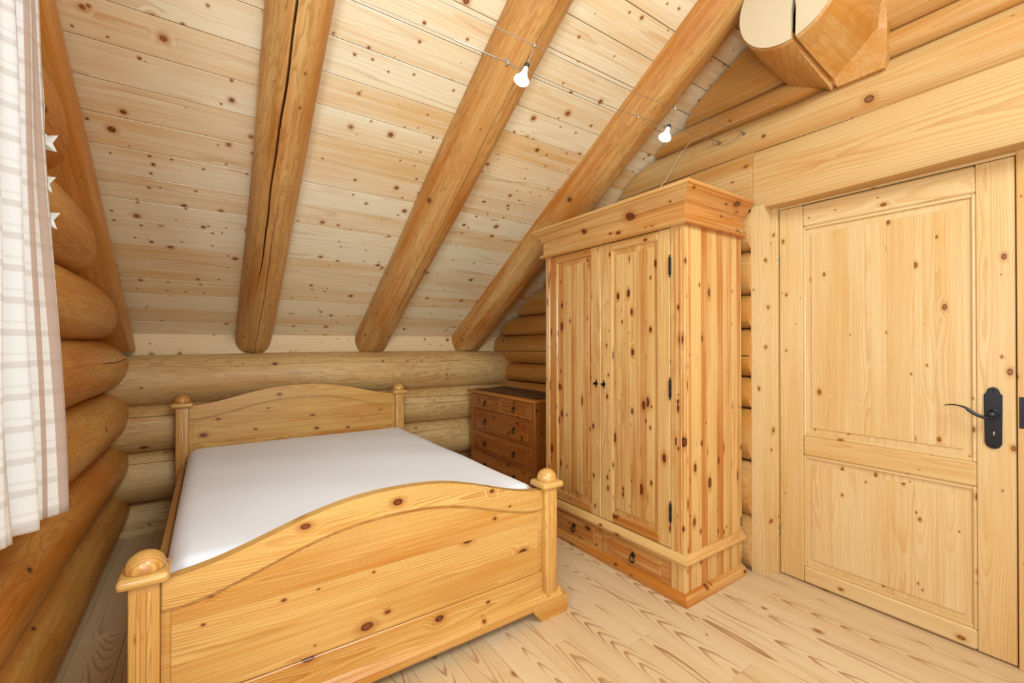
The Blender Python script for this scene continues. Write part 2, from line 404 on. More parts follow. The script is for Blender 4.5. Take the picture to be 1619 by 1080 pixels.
# ------------------------------------------------------------------ logs
def log_bm(p0, p1, r0, r1, refn, cracks=(), n=40, m=24, lump=0.004, twist=0.0, seed=0, cap=True, bend=0.0):
    """round log; cracks: (angle_deg, t0, t1, depth, width) measured from refn towards refn x axis"""
    p0, p1 = Vector(p0), Vector(p1); ax = (p1 - p0).normalized(); u = refn.normalized(); v = ax.cross(u).normalized()
    rr = random.Random(seed); ph = [rr.uniform(0, 6.28) for _ in range(8)]
    ang = [2 * PI * i / n for i in range(n)]
    ang = [(a, None) for a in ang]
    for ci, c in enumerate(cracks):
        th = math.radians(c[0]) % (2 * PI)
        ang = [x for x in ang if x[1] is not None or abs((x[0] - th + PI) % (2 * PI) - PI) > 0.06]
        w = c[4] / r0 / 2
        ang += [(th - w, (ci, 0)), (th, (ci, 1)), (th + w, (ci, 0))]
    ang.sort()
    bm = bmesh.new(); rings = []
    for j in range(m + 1):
        t = j / m; c = p0.lerp(p1, t); L = (p1 - p0).length * t
        r = r0 + (r1 - r0) * t
        tw = twist * (t - 0.5) + 0.02 * math.sin(L * 3.1 + ph[0])
        c = c + u * (bend * math.sin(PI * t)) + 0.003 * (u * math.sin(L * 2.3 + ph[1]) + v * math.sin(L * 1.9 + ph[2]))
        ring = []
        for a, cr in ang:
            rad = r + lump * (0.5 * math.sin(2 * a + ph[3] + L * 1.3) + 0.35 * math.sin(3 * a + ph[4] - L * 2.1) + 0.3 * math.sin(5 * a + L * 4.0 + ph[5]))
            aa = a + tw
            if cr:
                ci, kind = cr; _, t0, t1, dp, w = cracks[ci]
                e = max(0.0, min(1.0, min((t - t0), (t1 - t)) / 0.12))
                if t0 <= 0 and t < 0.5: e = max(e, 1.0 if t < t1 - 0.12 else e)
                if t1 >= 1 and t > 0.5: e = 1.0 if t > t0 + 0.12 else e
                wob = 0.035 * math.sin(L * 5.3 + ci * 2 + ph[6]) + 0.012 * math.sin(L * 17 + ph[7])
                th = math.radians(cracks[ci][0]) % (2 * PI)
                da = ((a - th + PI) % (2 * PI) - PI)
                aa = th + da * (0.15 + 0.85 * e) + wob + tw
                if kind == 1: rad -= dp * e
            ring.append(bm.verts.new(c + rad * (math.cos(aa) * u + math.sin(aa) * v)))
        rings.append(ring)
    nn = len(ang)
    for a, b in zip(rings, rings[1:]):
        for i in range(nn): bm.faces.new((a[i], a[(i + 1) % nn], b[(i + 1) % nn], b[i]))
    if cap: bm.faces.new(rings[0][::-1]); bm.faces.new(rings[-1])
    return bm

def cut(bm, co, no):
    """remove everything on the positive side of the plane and cap it"""
    g = bm.verts[:] + bm.edges[:] + bm.faces[:]
    r = bmesh.ops.bisect_plane(bm, geom=g, plane_co=co, plane_no=no, clear_outer=True)
    es = [e for e in r['geom_cut'] if isinstance(e, bmesh.types.BMEdge)]
    try: bmesh.ops.holes_fill(bm, edges=es)
    except Exception: pass

# left gable wall: round logs along Y
wl = structure('wall_left')
LV = [0.0, 0.33, 0.625, 0.955, 1.275, 1.585, 1.90, 2.225, 2.55, 2.87, 3.18, 3.5]
for i, (a, b) in enumerate(zip(LV, LV[1:])):
    zc, r = (a + b) / 2, (b - a) / 2 + 0.008
    xc = -0.432 - r
    segs = [(-1.9, 4.0)]
    if 0.95 <= zc <= 2.05: segs = [(-1.9, -1.0), (1.40, 4.0)]
    for s0, s1 in segs:
        if roof_z(s1) - 0.1 < a and roof_z(s0) - .1 < a and s0 > 0: continue
        cr = []
        if i == 3: cr = [(-14, 0.55, 1, 0.03, 0.005)]
        bm = log_bm((xc, s0, zc), (xc, s1, zc), r, r, X, cr, n=36, m=20, seed=i * 3 + 1)
        cut(bm, Vector((0, Y0, Z0)) - N_ * 0.232, N_)
        if s0 < 0: cut(bm, Vector((0, RIDGE, roof_z(RIDGE))) - N2 * 0.01, N2)
        if len(bm.faces) < 5: bm.free(); continue
        from_bm(bm, 'log', LOGL, wl, Y, X, tone=R.uniform(0.35, 0.6), sm=40, log=(Vector((xc, 0, zc)), r))
box('backing', DARK, wl, -1.0, -0.62, 1.40, 4.1, 0, 3.6, A=Y, bev=0)
box('backing', DARK, wl, -1.0, -0.62, -1.9, -1.0, 0, 3.6, A=Y, bev=0)
box('backing', DARK, wl, -1.0, -0.62, -1.0, 1.40, 0, 0.93, A=Y, bev=0)
box('backing', DARK, wl, -1.0, -0.62, -1.0, 1.40, 2.02, 3.6, A=Y, bev=0)

# sloping gable trim between the left logs and the ceiling
bm = bmesh.new()
base = Vector((0, 3.92, roof_z(3.92)))
pr_ = [(-0.70, -0.002), (-0.446, -0.002), (-0.425, -0.03), (-0.415, -0.08), (-0.418, -0.14), (-0.432, -0.19), (-0.46, -0.228), (-0.52, -0.25), (-0.70, -0.25)]
prism_bm(bm, pr_, 4.2, lambda a, b, c: base + S_ * (c - 0.05) + N_ * b + X * a)
cut(bm, Vector((0, 0, 1.20)), -Z)
cut(bm, Vector((0, RIDGE, 0)), -Y)
o = from_bm(bm, 'trim_1', LOGL, None, S_, X, tone=0.6, sm=60); o['kind'] = 'structure'

# window in the left wall, mostly behind the camera
win = structure('window_1')
for nm, (y0, y1, z0, z1) in {'sill': (-1.0, 1.40, 0.93, 0.98), 'head': (-1.0, 1.40, 1.97, 2.02)}.items():
    box('window_' + nm, DOOR, win, -0.80, -0.50, y0, y1, z0, z1, A=Y, D=Z)
for y in (-1.0, -0.225, 0.575, 1.35): box('window_post', DOOR, win, -0.72, -0.66, y, y + 0.05, 0.98, 1.97, A=Z, D=X)
glass = bpy.data.materials.new('window_glass'); t_ = NT(glass)
tb = t_.new('ShaderNodeBsdfTransparent'); gb = t_.new('ShaderNodeBsdfGlossy'); gb.inputs['Roughness'].default_value = 0.02
ms_ = t_.new('ShaderNodeMixShader'); ms_.inputs[0].default_value = 0.06
t_.l.new(tb.outputs[0], ms_.inputs[1]); t_.l.new(gb.outputs[0], ms_.inputs[2]); t_.l.new(ms_.outputs[0], t_.n['Material Output'].inputs[0])
for y in (-0.95, -0.175, 0.625): box('pane', glass, win, -0.695, -0.69, y, y + 0.725, 0.98, 1.97, A=Z, D=X, bev=0)

# back wall: round logs along X
wb = structure('wall_back')
BV = [-0.10, 0.217, 0.541, 0.846, 1.174]
for i, (a, b) in enumerate(zip(BV, BV[1:])):
    zc, r = (a + b) / 2, (b - a) / 2 + 0.006
    yc = 3.655 + r + (0.112 if i == 0 else 0)
    cr = {0: [], 1: [(-34, 0, 0.75, 0.03, 0.005)], 2: [(-32, 0, 1, 0.03, 0.006), (-12, 0.5, 0.9, 0.02, 0.003)], 3: [(-30, 0.02, 1, 0.02, 0.003), (-52, 0.1, 0.7, 0.015, 0.003)]}[i]
    bm = log_bm((-0.75, yc, zc), (2.75, yc, zc), r, r, -Y, cr, n=40, m=30, seed=40 + i, twist=0.12)
    from_bm(bm, 'log', LOGB, wb, X, Y, tone=R.uniform(0.0, 0.25), sm=40, log=(Vector((0, yc, zc)), r))
box('backing', DARK, wb, -1.0, 3.0, 3.86, 4.1, -0.05, 1.06, A=X, bev=0)
box('backing', DARK, wb, -1.0, 3.0, 3.925, 4.1, 1.06, 1.34, A=X, bev=0)
for x0, x1 in ((-0.60, 0.23), (0.31, 1.12), (1.21, 2.08), (2.16, 2.55)):
    box('infill_board', INFILL, wb, x0 - 0.06, x1 + 0.06, 3.880, 3.905, 1.07, Z0 + 0.004, A=X, D=Y, tone=0.1)
box('baseboard_back', DOOR, None, -0.60, 2.4, 3.752, 3.775, 0.0, 0.040, A=X, D=Y, bev=0.003)['kind'] = 'structure'

# right wall: log courses along Y with bulging profile, planed flat around the door
wr = structure('wall_right')
def course(y0, y1, lo, hi, tip, valley, crack=None, lo2=None, hi2=None, clip=True, tone=0.3, g=0.004, mat=HEWN, back=2.72, pw=2.0):
    ln = hi - lo; pts = [(back, lo + g)]
    nseg = 14
    for i in range(nseg + 1):
        s = -1 + 2 * i / nseg
        x = tip + (valley - tip) * abs(s) ** pw
        pts.append((x, (lo + hi) / 2 + s * (ln / 2 - g)))
    if crack:
        zc, dp, w = crack
        q = []
        done = False
        for j, p in enumerate(pts):
            if not done and j > 1 and pts[j - 1][1] < zc <= p[1]:
                xx = pts[j - 1][0] + (p[0] - pts[j - 1][0]) * (zc - pts[j - 1][1]) / (p[1] - pts[j - 1][1])
                q += [(xx, zc - w / 2), (xx + dp, zc), (xx, zc + w / 2)]; done = True
            if abs(p[1] - zc) > w or j == 0: q.append(p)
        pts = q
    pts.append((back, hi - g))
    bm = bmesh.new()
    m = 16; rings = []
    rr = random.Random(int(lo * 1000) + int(y0 * 100)); p1, p2 = rr.uniform(0, 6), rr.uniform(0, 6)
    for j in range(m + 1):
        y = y0 + (y1 - y0) * j / m
        dx = 0.004 * math.sin(y * 3 + p1); dz = 0.003 * math.sin(y * 4.1 + p2)
        k_ = max(0.0, min(1.0, (y - 0.62) / 0.45)); k_ = k_ * k_ * (3 - 2 * k_)      # courses drift a little along the wall
        L_ = lo + ((lo2 or lo) - lo) * k_; H_ = hi + ((hi2 or hi) - hi) * k_
        rings.append([bm.verts.new((x + (dx if x < back else 0), y, L_ + (z - lo) / (hi - lo) * (H_ - L_) + (dz if 0 < i < len(pts) - 1 else 0))) for i, (x, z) in enumerate(pts)])
    n = len(pts)
    for a, b in zip(rings, rings[1:]):
        for i in range(n): bm.faces.new((a[i], b[i], b[(i + 1) % n], a[(i + 1) % n]))
    bm.faces.new(rings[0]); bm.faces.new(rings[-1][::-1])
    if clip:
        cut(bm, Vector((0, Y0, Z0)) - N_ * 0.012, N_)
        cut(bm, Vector((0, RIDGE, roof_z(RIDGE))) - N2 * 0.03, N2)
    if len(bm.faces) < 5: bm.free(); return
    from_bm(bm, 'log', mat, wr, Y, X, tone=tone, sm=35, pith=(R.uniform(-0.05, 0.05), R.uniform(0.08, 0.14)))
TIP, VAL = 2.405, 2.475
for lo, hi, tone in ((0, .30, .5), (.30, .60, .6), (.60, .888, .7), (.888, 1.065, .9), (1.065, 1.331, .95), (1.331, 1.519, .9), (1.519, 1.76, .8), (1.76, 1.985, .6)):
    course(1.26, 3.95, lo, hi, TIP + 0.012, VAL, tone=tone, pw=3.5, crack=((1.181, 0.03, 0.006) if lo == 1.065 else None))
    course(-1.9, 0.14, lo, hi, 2.46, 2.475, tone=tone)
course(1.245, 3.95, 1.985, 2.303, 2.425, 2.465, tone=0.25)
course(-1.9, 1.243, 1.985, 2.303, 2.445, 2.462, tone=0.1, pw=6)                  # lintel log over the door, planed
course(-1.9, 3.95, 2.303, 2.506, 2.435, 2.470, tone=0.2, hi2=2.478, pw=3, g=0.001)
course(-1.9, 3.95, 2.508, 2.622, 2.435, 2.466, tone=0.35, lo2=2.490, hi2=2.602, pw=3, g=0.001)
course(-1.9, 3.95, 2.628, 2.93, 2.415, 2.48, pw=3.5, tone=0.75, lo2=2.612)
course(-1.9, 3.95, 2.93, 3.25, 2.41, 2.48, pw=3.5, tone=0.6)
course(-1.9, 3.95, 3.25, 3.6, 2.36, 2.48, tone=0.6)
box('backing', DARK, wr, 2.70, 2.95, -1.9, 0.14, 0, 3.7, A=Y, bev=0)
box('backing', DARK, wr, 2.70, 2.95, 0.14, 1.26, -0.05, 3.7, A=Y, bev=0)
box('backing', DARK, wr, 2.70, 2.95, 1.26, 4.0, 0, 3.7, A=Y, bev=0)

# low wall behind the camera, solid and out of view
wf = structure('wall_front')
for lo, hi in ((0, .3), (.3, .6), (.6, .80)):
    bm = log_bm((-0.9, -1.92, (lo + hi) / 2), (2.9, -1.92, (lo + hi) / 2), 0.16, 0.16, Y, (), n=24, m=8, seed=3)
    from_bm(bm, 'log', LOG, wf, X, Y, tone=0.2, sm=40, log=(Vector((0, -1.92, (lo + hi) / 2)), 0.16))
box('wall_panel', BOUNCE, wf, -0.9, 2.9, -1.95, -1.82, 0.78, 2.4, A=X, D=Y, bev=0)

# ------------------------------------------------------------------ rafters
def rafter(label, xa, xb, r0, r1, cracks, seed, tone, h=0.018):
    a = Vector((xa, Y0, Z0)) + S_ * (-0.10) - N_ * h
    b = Vector((xb, Y0, Z0)) + S_ * 3.95 - N_ * h
    bm = log_bm(a, b, r0, r1, -N_, cracks, n=44, m=60, seed=seed, lump=0.006)
    cut(bm, Vector((0, 0, 1.185)), -Z)
    cut(bm, Vector((0, 3.879, 0)), Y)
    cut(bm, Vector((0, Y0, Z0)) - N_ * 0.0006, N_)
    cut(bm, Vector((0, RIDGE, 0)), -Y)
    o = from_bm(bm, 'rafter', LOG, None, S_, N_, tone=tone, sm=38, log=(a, (r0 + r1) / 2))
    return tag(o, label, 'rafter', None)
# crack angles: from the underside towards ax x (-n)
rafter('round log rafter nearest the curtain, split by a wide black crack', 0.267, 0.294, 0.119, 0.111,
       [(-16, 0.20, 1, 0.05, 0.010), (4, 0, 0.42, 0.025, 0.004), (-30, 0.62, 1, 0.05, 0.008)], 71, 0.3)
rafter('round log rafter between the other two, with a lamp hanging before it', 1.164, 1.166, 0.145, 0.117,
       [(4, 0.10, 1, 0.04, 0.006), (40, 0, 0.9, 0.04, 0.005)], 72, 0.35)
rafter('round log rafter running down behind the wardrobe cornice', 2.115, 2.052, 0.176, 0.126,
       [(2, 0.05, 1, 0.045, 0.008), (26, 0.1, 0.95, 0.04, 0.009)], 73, 0.3, -0.006)

# purlin stub coming out of the right wall
def purlin():
    t = thing('roof_beam', 'thick sawn log beam end jutting out of the wall above the door', 'beam', (2.2, 0.9, 2.75))
    inv = -Vector((2.2, 0.9, 2.75))
    yc, zc, r = 0.897, 2.754, 0.208
    n = 48; crk = -98
    far = [(0.917, 2.490), (0.868, 2.464), (0.682, 2.634), (0.664, 2.80), (0.70, 2.90), (0.80, 2.95), (1.0, 2.95), (1.12, 2.85), (1.15, 2.7), (1.05, 2.56)]
    def farpt(ang):
        d = (math.cos(ang), math.sin(ang)); best = None
        for i in range(len(far)):
            (ay, az), (by, bz) = far[i], far[(i + 1) % len(far)]
            ay -= yc; az -= zc; by -= yc; bz -= zc
            ey, ez = by - ay, bz - az
            den = d[0] * ez - d[1] * ey
            if abs(den) < 1e-9: continue
            s = (ay * ez - az * ey) / den; u = (ay * d[1] - az * d[0]) / den
            if s > 0 and -1e-6 <= u <= 1 + 1e-6: best = s
        return best or r
    angs = [(2 * PI * i / n, 0) for i in range(n)]
    ca = math.radians(crk) % (2 * PI)
    angs = [a for a in angs if abs(a[0] - ca) > 0.07]
    angs += [(ca - 0.045, 1), (ca, 2), (ca + 0.04, 1)]
    for (fy, fz) in far: angs.append((math.atan2(fz - zc, fy - yc) % (2 * PI), 0))
    angs = sorted(set(angs))
    bm = bmesh.new(); rings = []
    steps = [0, 0.02, 0.08, 0.16, 0.26, 0.38, 0.5, 0.6, 0.86, 0.90, 0.999]
    for j, s in enumerate(steps):
        x = 2.05 + 0.41 * s; ring = []
        for a, kd in angs:
            f = farpt(a)
            if s > 0.88:      # unchamfered shoulder left at the wall
                dy, dz = math.cos(a), math.sin(a)
                if dy < -0.05 and dz < 0.2:
                    f = min((0.655 - yc) / dy, ((2.452 - zc) / dz) if dz < -1e-4 else 9.0)
            if math.sin(a) > 0.3: f = min(f, (2.935 - zc) / math.sin(a))
            rr = r - (0.006 if j == 0 else 0)
            if math.sin(a) > 0.3: rr = min(rr, (2.935 - zc) / math.sin(a))
            e = min(1, s / 0.80)
            q = rr + (f - rr) * e
            if kd == 2: q -= (0.045 if j < 2 else 0.022)
            ring.append(bm.verts.new(inv + Vector((x, yc + q * math.cos(a), zc + q * math.sin(a)))))
        rings.append(ring)
    m = len(angs)
    for a, b in zip(rings, rings[1:]):
        for i in range(m): bm.faces.new((a[i], a[(i + 1) % m], b[(i + 1) % m], b[i]))
    bm.faces.new(rings[-1])
    from_bm(bm, 'beam_body', HEWN, t, X, Vector((0, -1, -1)), tone=0.6, sm=24, pith=(0.0, 0.13))
    bm = bmesh.new()      # pale sawn face with the drying crack cut into it
    ring = []
    for a, kd in angs:
        q = r - 0.007
        if kd == 2: q = 0.02
        ring.append((a, q))
    def fv(a, q, x): return inv + Vector((x, yc + q * math.cos(a), zc + q * math.sin(a)))
    # fan in two halves so the slit stays open
    ci = [i for i, (a, kd) in enumerate(angs) if kd == 2][0]
    order = angs[ci + 1:] + angs[:ci]
    va = [bm.verts.new(fv(a, r - 0.007, 2.044)) for a, _ in order]
    vb = [bm.verts.new(fv(a, r - 0.007, 2.056)) for a, _ in order]
    c1 = [bm.verts.new(inv + Vector((2.044, yc - .022 + dy, zc - .03 + dz))) for dy, dz in ((.004, -.05), (-.004, 0.0), (0.008, 0.05), (.004, 0.08), (-.002, 0.052), (-.014, 0.002), (-.018, -.05))]
    c2 = [bm.verts.new(v.co + X * 0.03) for v in c1]
    bm.faces.new(va + c1[::-1])
    for i in range(len(va) - 1): bm.faces.new((va[i], vb[i], vb[i + 1], va[i + 1]))
    loop = [va[-1]] + c1[::-1][:0]
    ch = [va[-1]] + c1[::-1] + [va[0]]; ch2 = [vb[-1]] + c2[::-1] + [vb[0]]
    for i in range(len(ch) - 1): bm.faces.new((ch[i], ch[i + 1], ch2[i + 1], ch2[i]))
    o = from_bm(bm, 'sawn_end', ENDG, t, X, Z, tone=0.0, pith=(0.0, 0.0)); o['label'] = 'pale sawn end face with a drying crack'
    return t
purlin()

# ------------------------------------------------------------------ door in the right wall
door = structure('door_1')
DX = 2.565
def dpart(name, y0, y1, z0, z1, x0=DX, x1=DX + 0.042, A=None, bev=0.003, tone=0.3, parent=door, **kw):
    return box(name, DOOR, parent, x0, x1, y0, y1, z0, z1, A=A, D=X, bev=bev, tone=tone, **kw)
dpart('stile', 1.049, 1.163, 0.007, 1.976, A=Z, tone=0.15)
dpart('stile', 0.308, 0.415, 0.007, 1.976, A=Z, tone=0.2)
for z0, z1 in ((0.007, 0.088), (0.668, 0.768), (1.862, 1.974)):
    dpart('rail', 0.416, 1.048, z0, z1, x0=DX - 0.004, A=Y, bev=0.007, tone=0.3)
for z0, z1, zl in ((0.088, 0.668, 0.17), (0.768, 1.862, 0.83)):
    dpart('panel', 0.405, 1.06, z0 - 0.01, z1 + 0.01, x0=DX + 0.012, x1=DX + 0.03, A=Z, bev=0, tone=0.2)
    y = 0.452
    ws = [0.085, 0.07, 0.095, 0.06, 0.088, 0.075, 0.086]
    sc = (1.012 - 0.452) / sum(ws)
    for w in ws:
        dpart('stave', y + 0.0001, y + w * sc - 0.0001, z0 + 0.045, z1 - 0.045, x0=DX + 0.007, x1=DX + 0.02, A=Z, bev=0.0006, tone=R.uniform(0.0, 0.55)); y += w * sc
    for yy in ((0.416, 0.428), (1.037, 1.049)):   # thin moulding beside the panel
        dpart('bead', yy[0], yy[1], z0, z1, x0=DX + 0.002, x1=DX + 0.014, A=Z, bev=0.003, tone=0.3)
    dpart('bead', 0.428, 1.037, z1 - 0.014, z1, x0=DX + 0.002, x1=DX + 0.014, A=Y, bev=0.003, tone=0.3)
    dpart('bead', 0.428, 1.037, z0, z0 + 0.016, x0=DX + 0.002, x1=DX + 0.014, A=Y, bev=0.003, tone=0.3)
# handle plate
bm = bmesh.new()
yc = 0.368; top, bot, hw = 1.077, 0.829, 0.0235
pts = [(-hw, bot + 0.03)]
for i in range(1, 9): a = PI + PI * i / 9; pts.append((hw * math.cos(a) * 1.0, bot + 0.03 + 0.026 * math.sin(a)))
pts += [(hw, bot + 0.03), (hw + 0.002, top - 0.030), (hw - 0.003, top - 0.028)]
for i in range(0, 9): a = PI * i / 8; pts.append((0.0185 * math.cos(a), top - 0.022 + 0.022 * math.sin(a)))
pts += [(-hw + 0.003, top - 0.028), (-hw - 0.002, top - 0.030)]
prism_bm(bm, pts, 0.007, lambda a, b, c: Vector((DX - 0.0005 - c, yc + a, b)))
bmesh.ops.bevel(bm, geom=[e for e in bm.edges if all(v.co.x < DX - 0.005 for v in e.verts)], offset=0.0018, segments=2, affect='EDGES')
plate = from_bm(bm, 'handle_plate', PEWTER, door, Z, X, sm=50)
def small(name, bmf, mat, parent, sm=50):
    bm = bmesh.new(); bmf(bm); return from_bm(bm, name, mat, parent, Z, X, sm=sm)
for zz in (1.064, 0.846):
    small('screw', lambda b: lathe_bm(b, [(0.0, -0.002), (0.0035, -0.0018), (0.004, 0.0), (0.004, 0.004)], (DX - 0.008, yc, zz), (Y, Z, X), 12), IRON, plate)
small('keyhole', lambda b: (lathe_bm(b, [(0.0055, 0), (0.0055, 0.004)], (DX - 0.0085, yc, 0.905), (Y, Z, X), 14), box_bm(b, DX - 0.0085, DX - 0.0045, yc - 0.003, yc + 0.003, 0.875, 0.903)), HOLE, plate)
small('cylinder_face', lambda b: box_bm(b, DX - 0.0092, DX - 0.005, yc - 0.0042, yc + 0.001, 0.884, 0.902, 0.001), STEEL, plate)
bm = bmesh.new()
lathe_bm(bm, [(0.017, 0.0), (0.0175, -0.004), (0.013, -0.007), (0.010, -0.02), (0.0095, -0.045), (0.0, -0.047)], (DX - 0.007, yc, 0.972), (Y, Z, X), 20)
hx = DX - 0.046
path = [(hx, yc - 0.006, 0.984), (hx, yc - 0.014, 0.974), (hx, yc - 0.009, 0.962), (hx, yc + 0.004, 0.957), (hx, yc + 0.022, 0.9585), (hx, yc + 0.042, 0.968), (hx - 0.001, yc + 0.060, 0.982), (hx - 0.002, yc + 0.070, 0.9915), (hx - 0.002, yc + 0.088, 0.9975), (hx, yc + 0.106, 0.9995), (hx + 0.001, yc + 0.124, 0.997), (hx + 0.002, yc + 0.136, 0.992)]
tube_bm(bm, path, [0.003, 0.0042, 0.005, 0.0056, 0.006, 0.0064, 0.0068, (0.006, 0.0045), (0.0075, 0.0032), (0.0085, 0.0026), (0.007, 0.0022), (0.002, 0.001)], 12)
from_bm(bm, 'lever', PEWTER, door, Z, X, sm=60)
for zz in (1.70, 0.235):
    bm = bmesh.new()
    lathe_bm(bm, [(0.0, -0.036), (0.004, -0.035), (0.0065, -0.030), (0.0065, -0.001), (0.0055, 0.0), (0.0065, 0.001), (0.0065, 0.030), (0.004, 0.035), (0, 0.036)], (DX - 0.006, 1.170, zz), 'Z', 14)
    from_bm(bm, 'hinge', STEEL, door, Z, X, sm=50)
# frame
fr = structure('trim_2')
bm = bmesh.new()
prism_bm(bm, [(1.192, 0.0), (1.262, 0.0), (1.262, 1.985), (1.250, 2.008), (1.232, 2.016), (1.192, 2.016)], 0.085, lambda a, b, c: Vector((2.458 + c, a, b)))
from_bm(bm, 'door_post', DOOR, fr, Z, X, tone=0.1)
box('door_stop', DOOR, fr, 2.543, 2.70, 1.166, 1.262, 0, 2.0, A=Z, D=X, tone=0.4)
box('head_piece', DOOR, fr, 2.566, 2.70, 0.30, 1.166, 1.979, 2.06, A=Y, D=X, tone=0.2)
box('door_post', DOOR, fr, 2.558, 2.70, 0.12, 0.304, 0, 2.02, A=Z, D=X, tone=0.9)
box('door_backing', DARK, fr, 2.62, 2.70, 0.30, 1.17, 0, 1.98, A=Z, D=X, bev=0)
box('strike_plate', PEWTER, fr, 2.5555, 2.560, 0.282, 0.2995, 0.925, 1.045, A=Z, D=X, bev=0.001)

# ------------------------------------------------------------------ bed
bed = thing('bed', 'honey pine double bed with arched headboard and footboard and ball-topped posts', 'bed', (0.58, 2.6, 0))
BI = Vector((0.58, 2.6, 0))
class Off:                       # build bed parts in world coordinates, parented at the bed's empty
    def __init__(s, o): s.o = o
def bbox(name, x0, x1, y0, y1, z0, z1, mat=BED, A=None, D=None, parent=bed, org=BI, **kw):
    return box(name, mat, parent, x0 - org.x, x1 - org.x, y0 - org.y, y1 - org.y, z0 - org.z, z1 - org.z, A=A, D=D, **kw)
def arch(x, base, rise):
    t = min(1.0, abs(x - 0.575) / 0.70)
    return base + rise * 0.5 * (1 + math.cos(PI * t ** 1.22))
def board_end(yf, d, base, rise, zbot, capz, foot):
    """one bed end. yf: visible front plane, d: +1 body extends to +y"""
    def prism(name, pts, y0, y1, A, tone, bev=0.0):
        bm = bmesh.new()
        prism_bm(bm, pts, y1 - y0, lambda a, b, c: Vector((a, y0 + c, b)) - BI)
        if bev:
            es = [e for e in bm.edges if abs(e.verts[0].co.y - e.verts[1].co.y) < 1e-6 and min(v.co.z for v in e.verts) > 0.2]
            bmesh.ops.bevel(bm, geom=es, offset=bev, segments=2, affect='EDGES')
        return from_bm(bm, name, BED, bed, A, Y, tone=tone, sm=30)
    xs = [-0.115 + (1.265 + 0.115) * i / 36 for i in range(37)]
    th = 0.088
    top = [(x, arch(x, base, rise)) for x in xs]
    low = [(x, arch(x, base - th, rise)) for x in xs]
    prism('top_rail', top + low[::-1], yf, yf + 0.042, X, 0.15, 0.004)
    # panel boards below the rail
    zs = [zbot + 0.155, zbot + 0.27, zbot + 0.39, zbot + 0.50]
    zs = [z for z in zs if z < base - th - 0.01]
    ins = 0.024
    for i, z in enumerate(zs):
        xa, xb = -0.115 + ins, 1.265 - ins
        nx = [xa + (xb - xa) * j / 30 for j in range(31)]
        if i + 1 < len(zs): pts = [(xa, z + 0.0004), (xb, z + 0.0004), (xb, zs[i + 1] - 0.0004), (xa, zs[i + 1] - 0.0004)]
        else: pts = [(xa, z + 0.0004), (xb, z + 0.0004)] + [(x, arch(x, base - th - 0.013, rise)) for x in nx[::-1]]
        prism('panel_board', pts, yf + 0.008, yf + 0.026, X, [0.3, 0.22, 0.34, 0.2][i % 4], 0.0)
    # backing panel with the shadow gap around the raised boards
    pts = [(-0.115, zbot + 0.06), (1.265, zbot + 0.06)] + [(x, arch(x, base - th + 0.02, rise)) for x in xs[::-1]]
    prism('panel_frame', pts, yf + 0.014, yf + 0.034, X, 0.3)
    # bottom rail
    bbox('bottom_rail', -0.115, 1.265, yf + 0.003, yf + 0.04, zbot + 0.06, zbot + 0.152, A=X, D=Y, bev=0.003, tone=0.5)
    for sx in (-1, 1):
        xc = 0.575 + sx * 0.725
        po = bbox('post', xc - 0.034, xc + 0.034, yf - 0.018, yf + 0.055, zbot + 0.03 if foot else 0, capz, A=Z, D=Y, bev=0.004, seg=2, tone=0.3)
        for dx in (-0.011, 0.011):          # fluting beads down the front of the post
            bm = bmesh.new(); prism_bm(bm, [(-0.006, 0), (-0.004, -0.003), (0.004, -0.003), (0.006, 0)], capz - zbot - 0.14, lambda a, b, c: Vector((xc + dx + a, yf - 0.0178 + b, zbot + 0.12 + c)) - BI)
            from_bm(bm, 'fluting', BED, po, Z, Y, tone=0.2)
        bm = bmesh.new(); w = 0.058
        cy = yf + 0.018
        box_bm(bm, xc - w - BI.x, xc + w - BI.x, cy - w - BI.y, cy + w - BI.y, capz, capz + 0.030, 0.012, 3)
        cap = from_bm(bm, 'post_cap', BED, bed, X, Z, tone=-0.5, sm=60)
        bm = bmesh.new(); prof = [(0.0, 0.0)] ; rr = 0.043
        prof = [(0.043, 0.0), (0.046, 0.004)] + [((rr + 0.003) * math.cos(a), 0.010 + rr * math.sin(a)) for a in [PI / 2 * i / 9 for i in range(0, 10)]]
        prof[-1] = (0.0, prof[-1][1])
        lathe_bm(bm, prof, Vector((xc, cy, capz + 0.029)) - BI, 'Z', 28)
        from_bm(bm, 'post_ball', BED, cap, Z, X, tone=0.25, sm=60, pith=(0.02, 0.0))
        if foot:                            # foot block with a scooped inner end
            xi, xo = (xc - sx * 0.115, xc + sx * 0.082)
            pts = [(xi, 0.062), (xi + sx * 0.012, 0.040), (xi + sx * 0.05, 0.0), (xo, 0.0), (xo, 0.085), (xi, 0.085)]
            bm = bmesh.new(); prism_bm(bm, pts, 0.115, lambda a, b, c: Vector((a, yf - 0.032 + c, b)) - BI)
            from_bm(bm, 'foot_block', BED, bed, X, Y, tone=0.35)
    if foot:                                # plinth moulding along the bottom
        pr2 = [(0.01, zbot), (-0.020, zbot), (-0.030, zbot + 0.012), (-0.030, zbot + 0.038), (-0.020, zbot + 0.050), (-0.012, zbot + 0.066), (0.01, zbot + 0.070)]
        bm = bmesh.new(); prism_bm(bm, pr2, 1.26 + 0.30, lambda a, b, c: Vector((0.575 - 0.78 + c, yf + a, b)) - BI)
        from_bm(bm, 'plinth', BED, bed, X, Y, tone=0.3, sm=30)
board_end(1.597, 1, 0.578, 0.132, 0.048, 0.585, True)
board_end(3.565, 1, 0.845, 0.107, 0.32, 0.838, False)
for sx in (-1, 1):
    xc = 0.575 + sx * 0.722
    bbox('side_rail', xc - 0.014, xc + 0.014, 1.64, 3.56, 0.24, 0.45, A=Y, D=X, bev=0.004, tone=0.4)
